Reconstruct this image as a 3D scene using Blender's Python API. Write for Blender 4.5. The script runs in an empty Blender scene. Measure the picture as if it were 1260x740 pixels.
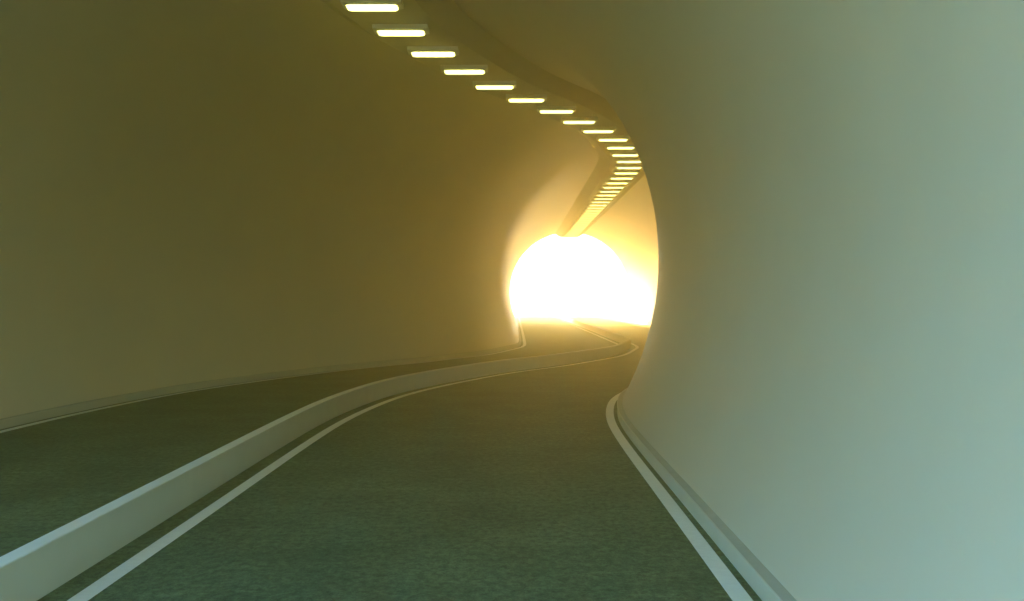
import bpy, bmesh, math, random
from mathutils import Vector, Matrix

R = math.radians
sc = bpy.context.scene
col = sc.collection

# ------------------------------------------------------------------ camera
cam_d = bpy.data.cameras.new("camera")
cam = bpy.data.objects.new("camera", cam_d)
col.objects.link(cam)
cam.location = (0, 0, 1.7)
cam.rotation_euler = (R(90), 0, R(0.23))
cam_d.sensor_width = 36
cam_d.lens = 1500 / 1260 * 36
cam_d.clip_start = 0.05
cam_d.clip_end = 3000
sc.camera = cam

# ------------------------------------------------------------------ sky, sun, exposure
SUN_EL, SUN_AZ = 13.0, -25.0         # sun beyond the far mouth, to its left
world = bpy.data.worlds.new("World")
sc.world = world
world.use_nodes = True
wn = world.node_tree
bg = wn.nodes["Background"]
sky = wn.nodes.new("ShaderNodeTexSky")
sky.sky_type = 'NISHITA'
sky.sun_disc = False
sky.sun_elevation = R(SUN_EL)
sky.sun_rotation = R(SUN_AZ)
sky.air_density = 1.2
sky.dust_density = 0.8
sky.ozone_density = 7.5
wn.links.new(sky.outputs[0], bg.inputs[0])
bg.inputs[1].default_value = 0.15

sl = bpy.data.lights.new("sun", 'SUN')
sun = bpy.data.objects.new("sun", sl)
col.objects.link(sun)
sl.energy = 2.0
sl.angle = R(0.5)
sl.color = (1.0, 0.68, 0.26)
sd = Vector((math.sin(R(SUN_AZ)) * math.cos(R(SUN_EL)), math.cos(R(SUN_AZ)) * math.cos(R(SUN_EL)), math.sin(R(SUN_EL))))
sun.rotation_euler = sd.to_track_quat('Z', 'Y').to_euler()

sc.view_settings.view_transform = 'Standard'
sc.view_settings.look = 'None'
sc.view_settings.gamma = 1
sc.view_settings.use_curve_mapping = False
sc.view_settings.exposure = 4.72
sc.cycles.use_denoising = True
sc.cycles.max_bounces = 14
sc.cycles.diffuse_bounces = 10
sc.cycles.glossy_bounces = 6
sc.cycles.volume_bounces = 3
sc.cycles.transparent_max_bounces = 8
sc.cycles.sample_clamp_indirect = 8
sc.cycles.caustics_reflective = False
sc.cycles.caustics_refractive = False

# ------------------------------------------------------------------ helpers
def tag(o, label=None, cat=None, group=None, kind=None):
    if label: o["label"] = label
    if cat: o["category"] = cat
    if group: o["group"] = group
    if kind: o["kind"] = kind
    return o

def obj(name, bm, mat, parent=None, smooth=True):
    me = bpy.data.meshes.new(name)
    bmesh.ops.remove_doubles(bm, verts=bm.verts, dist=1e-5)
    bmesh.ops.recalc_face_normals(bm, faces=bm.faces)
    bm.to_mesh(me); bm.free()
    if smooth:
        for p in me.polygons: p.use_smooth = True
        me.set_sharp_from_angle(angle=R(28))
    me.materials.append(mat)
    o = bpy.data.objects.new(name, me)
    col.objects.link(o)
    if parent: o.parent = parent
    return o

Y0, Y1 = -6.8, 97.3          # near and far mouth of the tunnel
# centre line of the road: lateral position over distance
ZK = [3.67, 11.02, 14.69, 17.14, 19.59, 22.04, 24.49, 26.94, 29.39, 31.84, 34.29, 36.73, 39.18, 41.63, 44.08, 46.53, 50.2, 56.33, 97.96]
XK = [-2.748, -2.749, -2.748, -2.7, -2.537, -2.224, -1.667, -0.95, -0.079, 1.012, 1.897, 2.739, 3.307, 3.715, 4.085, 4.223, 4.242, 4.236, 4.161]
def _prep():
    n = len(ZK); h = [ZK[i+1]-ZK[i] for i in range(n-1)]
    a = [0]*n; b = [1]*n; c = [0]*n; d = [0]*n
    for i in range(1, n-1):
        a[i] = h[i-1]; b[i] = 2*(h[i-1]+h[i]); c[i] = h[i]
        d[i] = 6*((XK[i+1]-XK[i])/h[i]-(XK[i]-XK[i-1])/h[i-1])
    for i in range(1, n):
        w = a[i]/b[i-1]; b[i] -= w*c[i-1]; d[i] -= w*d[i-1]
    M = [0]*n; M[-1] = d[-1]/b[-1]
    for i in range(n-2, -1, -1): M[i] = (d[i]-c[i]*M[i+1])/b[i]
    return h, M
_H, _M = _prep()
def centre(y):
    """lateral position and slope of the centre line at distance y"""
    if y <= ZK[0]: return XK[0], 0.0
    if y >= ZK[-1]: return XK[-1], 0.0
    i = 0
    while y > ZK[i+1]: i += 1
    t = y-ZK[i]; h = _H[i]
    b = (XK[i+1]-XK[i])/h - h*(2*_M[i]+_M[i+1])/6
    c = _M[i]/2; d = (_M[i+1]-_M[i])/(6*h)
    return XK[i]+b*t+c*t*t+d*t**3, b+2*c*t+3*d*t*t

SKEW, SKEW_END = 9.0, 12.5     # unseen near mouth, slanted to light the right wall: left side starts further in
def slant(o, y):
    """how far a point of the tunnel is moved along the road by the slanted mouth"""
    if y >= SKEW_END: return 0.0
    return SKEW*(4.2-o)/8.4*(SKEW_END-y)/(SKEW_END-Y0)

def sweep(bm, prof, y0, y1, step=0.4, closed=True, caps=True, cut=False):
    """carry a profile of (offset to the right, height) along the road"""
    n = max(1, round((y1-y0)/step))
    rings = []
    for k in range(n+1):
        y = y0+(y1-y0)*k/n
        x, s = centre(y)
        q = math.sqrt(1+s*s)
        nx, ny = 1/q, -s/q
        if k in (0, n): nx, ny = 1.0, 0.0
        rings.append([bm.verts.new((x+nx*o, y+ny*o+(slant(o, y) if cut else 0), z)) for o, z in prof])
    m = len(prof)
    for a, b in zip(rings, rings[1:]):
        for i in range(m if closed else m-1):
            j = (i+1) % m
            bm.faces.new((a[i], a[j], b[j], b[i]))
    if closed and caps:
        bm.faces.new(rings[0]); bm.faces.new(list(reversed(rings[-1])))
    return bm

# ------------------------------------------------------------------ materials
def new_mat(name):
    m = bpy.data.materials.new(name); m.use_nodes = True
    nt = m.node_tree
    return m, nt, nt.nodes["Principled BSDF"]

def noisy(name, c1, c2, scale, rough=0.6, bump=0.1, bscale=60, stretch=(1, 1, 1), detail=6, spec=0.5, dist=0.004):
    m, nt, p = new_mat(name)
    N = nt.nodes; L = nt.links
    tc = N.new("ShaderNodeTexCoord"); mp = N.new("ShaderNodeMapping")
    mp.inputs["Scale"].default_value = stretch
    L.new(tc.outputs["Object"], mp.inputs[0])
    n1 = N.new("ShaderNodeTexNoise"); n1.inputs["Scale"].default_value = scale; n1.inputs["Detail"].default_value = detail
    n1.inputs["Roughness"].default_value = 0.6
    L.new(mp.outputs[0], n1.inputs["Vector"])
    r = N.new("ShaderNodeValToRGB")
    r.color_ramp.elements[0].position = 0.3; r.color_ramp.elements[1].position = 0.7
    r.color_ramp.elements[0].color = (*c1, 1); r.color_ramp.elements[1].color = (*c2, 1)
    L.new(n1.outputs[0], r.inputs[0]); L.new(r.outputs[0], p.inputs["Base Color"])
    p.inputs["Roughness"].default_value = rough
    p.inputs["Specular IOR Level"].default_value = spec
    if bump:
        n2 = N.new("ShaderNodeTexNoise"); n2.inputs["Scale"].default_value = bscale; n2.inputs["Detail"].default_value = 4
        L.new(mp.outputs[0], n2.inputs["Vector"])
        b = N.new("ShaderNodeBump"); b.inputs["Strength"].default_value = bump; b.inputs["Distance"].default_value = dist
        L.new(n2.outputs[0], b.inputs["Height"]); L.new(b.outputs[0], p.inputs["Normal"])
    return m

M_wall = noisy("lining_paint", (0.645, 0.565, 0.395), (0.675, 0.595, 0.42), 0.7, rough=0.46, bump=0.10, bscale=6, spec=0.6)
M_soffit = noisy("panel_paint", (0.50, 0.47, 0.335), (0.53, 0.50, 0.355), 1.0, rough=0.6, bump=0.1, bscale=14, spec=0.3)
M_skirt = noisy("skirting_concrete", (0.58, 0.54, 0.40), (0.62, 0.58, 0.43), 3, rough=0.6, bump=0.2, bscale=40, spec=0.3)
M_groove = noisy("groove_shade_tone", (0.42, 0.39, 0.29), (0.47, 0.44, 0.33), 5, rough=0.8, bump=0.2, bscale=60, spec=0.2)  # darker than the skirting: shade of the groove put into the colour
M_barrier = noisy("barrier_concrete", (0.76, 0.74, 0.62), (0.81, 0.79, 0.67), 2.5, rough=0.6, bump=0.15, bscale=45, spec=0.3)
M_paint = noisy("road_paint", (0.76, 0.74, 0.62), (0.84, 0.82, 0.70), 14, rough=0.6, bump=0.3, bscale=90, spec=0.3)
M_ground = noisy("grey_gravel", (0.20, 0.23, 0.22), (0.30, 0.33, 0.31), 0.5, rough=0.9, bump=0.4, bscale=20)
M_housing = noisy("lamp_housing_metal", (0.84, 0.82, 0.70), (0.88, 0.86, 0.74), 8, rough=0.45, bump=0, spec=0.4)
M_portal = noisy("portal_concrete", (0.34, 0.33, 0.29), (0.42, 0.41, 0.36), 1.2, rough=0.8, bump=0.3, bscale=25)

def asphalt():
    m, nt, p = new_mat("asphalt")
    N = nt.nodes; L = nt.links
    tc = N.new("ShaderNodeTexCoord")
    def noise(sx, sy, scale, detail=5, rough=0.6):
        mp = N.new("ShaderNodeMapping"); mp.inputs["Scale"].default_value = (sx, sy, 1)
        L.new(tc.outputs["Object"], mp.inputs[0])
        n = N.new("ShaderNodeTexNoise"); n.inputs["Scale"].default_value = scale
        n.inputs["Detail"].default_value = detail; n.inputs["Roughness"].default_value = rough
        L.new(mp.outputs[0], n.inputs["Vector"]); return n
    def ramp(src, a, ca, b, cb):
        r = N.new("ShaderNodeValToRGB"); e = r.color_ramp.elements
        e[0].position = a; e[0].color = (*ca, 1); e[1].position = b; e[1].color = (*cb, 1)
        L.new(src.outputs[0], r.inputs[0]); return r
    base = ramp(noise(1, .8, 1.1, 6), 0.3, (0.080, 0.104, 0.046), 0.72, (0.140, 0.172, 0.080))
    grit = ramp(noise(1, .6, 16, 10, .92), 0.41, (0.35,)*3, 0.60, (1.7,)*3)
    pit = ramp(noise(0.7, 1.2, 4.5, 12, .92), 0.38, (0.2,)*3, 0.43, (1,)*3)
    wear = ramp(noise(.3, 1.3, 2.2, 12, .88), 0.55, (1,)*3, 0.66, (1.8,)*3)
    cur = base
    for k in (grit, pit, wear):
        mx = N.new("ShaderNodeMix"); mx.data_type = 'RGBA'; mx.blend_type = 'MULTIPLY'; mx.inputs[0].default_value = 1
        mx.clamp_result = False
        L.new(cur.outputs[2] if cur.type == 'MIX' else cur.outputs[0], mx.inputs[6]); L.new(k.outputs[0], mx.inputs[7])
        cur = mx
    L.new(cur.outputs[2], p.inputs["Base Color"])
    p.inputs["Roughness"].default_value = 0.9
    p.inputs["Specular IOR Level"].default_value = 0.15
    hb = noise(1, 1, 26, 8, .75)
    b = N.new("ShaderNodeBump"); b.inputs["Strength"].default_value = 0.8; b.inputs["Distance"].default_value = 0.012
    L.new(hb.outputs[0], b.inputs["Height"]); L.new(b.outputs[0], p.inputs["Normal"])
    return m
M_road = asphalt()

def emit(name, c, s):
    m, nt, p = new_mat(name)
    p.inputs["Base Color"].default_value = (0.8, 0.78, 0.7, 1)
    p.inputs["Emission Color"].default_value = (*c, 1)
    p.inputs["Emission Strength"].default_value = s
    return m
EXPO = 2 ** sc.view_settings.exposure
M_lamp = emit("lamp_diffuser", (0.86, 0.84, 0.23), 7.0 / EXPO)

# ------------------------------------------------------------------ setting: ground, road, markings
OC = 0.03                    # middle of the section against the fitted centre line

bm = bmesh.new()
xs = [-90, -40, -12, 14, 45, 90]; ys = [-50, -20, 10, 40, 70, 100, 115, 130]
g = [[bm.verts.new((x, y, -0.03)) for x in xs] for y in ys]
for a, b in zip(g, g[1:]):
    for i in range(len(xs)-1): bm.faces.new((a[i], a[i+1], b[i+1], b[i]))
tag(obj("ground", bm, M_ground, smooth=False), kind='structure')

bm = bmesh.new()
sweep(bm, [(-4.3+OC, 0), (4.3+OC, 0)], Y0-40, Y1+30, closed=False)
road = tag(obj("road", bm, M_road, smooth=False), kind='structure')
for nm, a, b in (("edge_line", -3.99, -3.87), ("centre_line", -0.386, -0.266), ("centre_line", 0.203, 0.322), ("edge_line", 3.964, 4.082)):
    bm = bmesh.new()
    sweep(bm, [(a, 0.004), (b, 0.004)], Y0-30, Y1+28, step=0.3, closed=False)
    obj(nm, bm, M_paint, road, smooth=False)

# ------------------------------------------------------------------ tunnel
RAD = 4.76
CH = 2.38                    # height of the circle's centre
tun = bpy.data.objects.new("road_tunnel", None); col.objects.link(tun)
tag(tun, "smooth round concrete road tunnel curving in an S towards its glowing mouth", "tunnel")
SK = 0.130                   # height of the skirting
def arc(r, zlow, n=72):
    a0 = math.asin((zlow-CH)/r)
    out = []
    for k in range(n+1):
        a = a0+(math.pi-2*a0)*k/n
        out.append((OC+r*math.cos(a), CH+r*math.sin(a)))
    return out
inner = arc(RAD, SK-0.08)
outer = arc(RAD+0.45, -0.02)
bm = bmesh.new()
sweep(bm, inner+list(reversed(outer)), Y0, Y1, step=0.5, cut=True)
obj("lining", bm, M_wall, tun)

# skirting: a low upstand with a ledge at the foot of each wall
xl = math.sqrt(RAD**2-(SK-CH)**2)   # offset of the lining at that height
for s in (1, -1):
    bm = bmesh.new()
    b0 = 4.135-OC
    pr = [(b0, -0.01), (b0, SK-0.016), (b0+0.004, SK-.010), (b0+0.010, SK-.010), (b0+0.014, SK-0.055), (xl+0.12, SK-.055), (xl+0.12, -0.01)]
    sweep(bm, [(OC+s*o, z) for o, z in pr], Y0, Y1, step=0.4, cut=True)
    obj("skirting", bm, M_skirt, tun)
    bm = bmesh.new()
    pr = [(b0+.012, SK-.05), (b0+.012, SK-.014), (xl+.02, SK-.006), (xl+.02, SK-.05)]
    sweep(bm, [(OC+s*o, z) for o, z in pr], Y0+.01, Y1-.01, step=0.4, cut=True)
    obj("groove_shade", bm, M_groove, tun)  # strip whose darker colour stands in for shade in the groove

# flat ceiling panel under the crown that carries the lamps
PZ = 6.75
bm = bmesh.new()
sweep(bm, [(-1.15, PZ+.25), (-0.72, PZ), (0.72, PZ), (1.15, PZ+.25), (1.15, CH+RAD+.1), (-1.15, CH+RAD+.1)], Y0+.01, Y1-.01, step=0.4, cut=True)
obj("ceiling_panel", bm, M_soffit, tun)

# concrete head wall round each mouth
for yy, sgn in ((Y0, -1), (Y1, 1)):
    cx0 = centre(yy)[0]+OC
    bm = bmesh.new()
    ring = arc(RAD+0.02, -0.02, 48)
    out = []
    for x, z in ring:
        dx, dz = x-OC, z-CH
        t = min(7.0/max(abs(dx), 1e-6), (6.6 if dz > 0 else 2.4)/max(abs(dz), 1e-6))
        out.append((OC+dx*t, CH+dz*t))
    x0 = centre(yy)[0]
    ya, yb = (yy-.5, yy-.004) if sgn < 0 else (yy+.004, yy+.5)
    vs = [[bm.verts.new((x0+x, y+(slant(x, Y0) if sgn < 0 else 0), z)) for x, z in P] for y in (ya, yb) for P in (ring, out)]
    ia, oa, ib, ob = vs
    for i in range(len(ring)-1):
        bm.faces.new((ia[i], ia[i+1], oa[i+1], oa[i])); bm.faces.new((ib[i], ob[i], ob[i+1], ib[i+1]))
        bm.faces.new((ia[i], ib[i], ib[i+1], ia[i+1])); bm.faces.new((oa[i], oa[i+1], ob[i+1], ob[i]))
    for i in (0, len(ring)-1): bm.faces.new((ia[i], oa[i], ob[i], ib[i]))
    obj("portal", bm, M_portal, tun, smooth=False)

# ------------------------------------------------------------------ barrier
bm = bmesh.new()
a, b, h = -0.090, 0.028, 0.295
sweep(bm, [(a, -0.01), (a, h-.006), (a+.006, h), (b-.006, h), (b, h-.006), (b, -0.01)], Y0-20, Y1+25, step=0.3)
tag(obj("median_barrier", bm, M_barrier), "low smooth pale concrete barrier snaking between the two lanes to the bright mouth", "barrier")

# ------------------------------------------------------------------ ceiling lamps
def frustum(bm, x0, x1, y0, y1, z0, X0, X1, Y0_, Y1_, Z1, cr=0.0, seg=5):
    """closed solid between two rectangles (rounded corners cr)"""
    def rect(xa, xb, ya, yb, z):
        if cr <= 0: return [(xa, ya, z), (xb, ya, z), (xb, yb, z), (xa, yb, z)]
        P = []
        for cxx, cyy, st in ((xb-cr, yb-cr, 0), (xa+cr, yb-cr, 90), (xa+cr, ya+cr, 180), (xb-cr, ya+cr, 270)):
            for k in range(seg+1):
                t = R(st+90*k/seg); P.append((cxx+cr*math.cos(t), cyy+cr*math.sin(t), z))
        return P
    A = [bm.verts.new(p) for p in rect(x0, x1, y0, y1, z0)]
    B = [bm.verts.new(p) for p in rect(X0, X1, Y0_, Y1_, Z1)]
    n = len(A)
    for i in range(n): bm.faces.new((A[i], A[(i+1) % n], B[(i+1) % n], B[i]))
    bm.faces.new(A); bm.faces.new(list(reversed(B)))

W, D = 0.505, 0.25
lamp = bpy.data.objects.new("ceiling_lamp", None); col.objects.link(lamp)
bm = bmesh.new()
frustum(bm, -W, W, -D, D, 0.02, -W, W, -D, D, -0.078)
frustum(bm, -W+.004, W-.004, -D+.004, D-.004, -0.0775, -W+.07, W-.07, -D+.045, D-.045, -0.105)
hs = obj("housing", bm, M_housing, lamp, smooth=False)
bm = bmesh.new()
frustum(bm, -W+.072, W-.072, -D+.05, D-.05, -0.103, -W+.085, W-.085, -D+.06, D-.06, -0.128, cr=0.09)
df = obj("diffuser", bm, M_lamp, lamp)

# equal spacing measured along the road
S = [0.0]; YS = [0.0]; y = 0.0
while y < Y1:
    y += 0.05; x, s = centre(y); S.append(S[-1]+0.05*math.sqrt(1+s*s)); YS.append(y)
def y_at(s):
    lo = 0
    import bisect
    i = bisect.bisect_left(S, s)
    return YS[min(i, len(YS)-1)]
L_START, L_STEP = 20.55-6*1.99, 1.99
ords = ("nearest", "second", "third", "fourth", "fifth", "sixth", "seventh", "eighth", "ninth", "tenth", "eleventh", "twelfth", "thirteenth",
        "fourteenth", "fifteenth", "sixteenth", "seventeenth", "eighteenth", "nineteenth", "twentieth")
n_l = 0; s_run = None
s = S[min(range(len(YS)), key=lambda i: abs(YS[i]-L_START))]
GRP = "ceiling lamps in a row under the crown of the tunnel"
while True:
    y = y_at(s)
    if y > Y1-0.6: break
    if n_l == 0:
        o = lamp
    else:
        o = lamp.copy(); col.objects.link(o)
        for ch in (hs, df):
            c = ch.copy(); col.objects.link(c); c.parent = o
    o.location = (centre(y)[0], y, PZ)
    if n_l < 6: lab = "ceiling lamp overhead, out of the picture before the row's first visible lamp"  # lamps added out of view to warm the near right wall
    elif n_l == 6: lab = "nearest and largest ceiling lamp, cut by the top edge of the photo"
    elif n_l < 15: lab = "%s ceiling lamp from the top edge, wide pale box with glowing underside" % ords[n_l-6]
    elif n_l < 26: lab = "%s ceiling lamp from the top edge, thin glowing bar at the row's bend" % ords[n_l-6]
    else: lab = "one of the tiny far ceiling lamps merging into a bright strip above the mouth"
    tag(o, lab, "ceiling lamp", GRP)
    n_l += 1; s += L_STEP

# ------------------------------------------------------------------ air
bm = bmesh.new()
bmesh.ops.create_cube(bm, size=1)
bmesh.ops.scale(bm, vec=(184, 184, 12.0), verts=bm.verts)
bmesh.ops.translate(bm, vec=(0, 40, 12.0/2-1.03), verts=bm.verts)
mh = bpy.data.materials.new("haze_air"); mh.use_nodes = True
nt = mh.node_tree; nt.nodes.clear()
out = nt.nodes.new("ShaderNodeOutputMaterial"); pv = nt.nodes.new("ShaderNodeVolumePrincipled")
pv.inputs["Density"].default_value = 0.0155
pv.inputs["Anisotropy"].default_value = 0.84
pv.inputs["Color"].default_value = (1.0, 0.80, 0.34, 1)
nt.links.new(pv.outputs[0], out.inputs["Volume"])
hz = obj("haze", bm, mh, smooth=False)
tag(hz, kind='stuff')
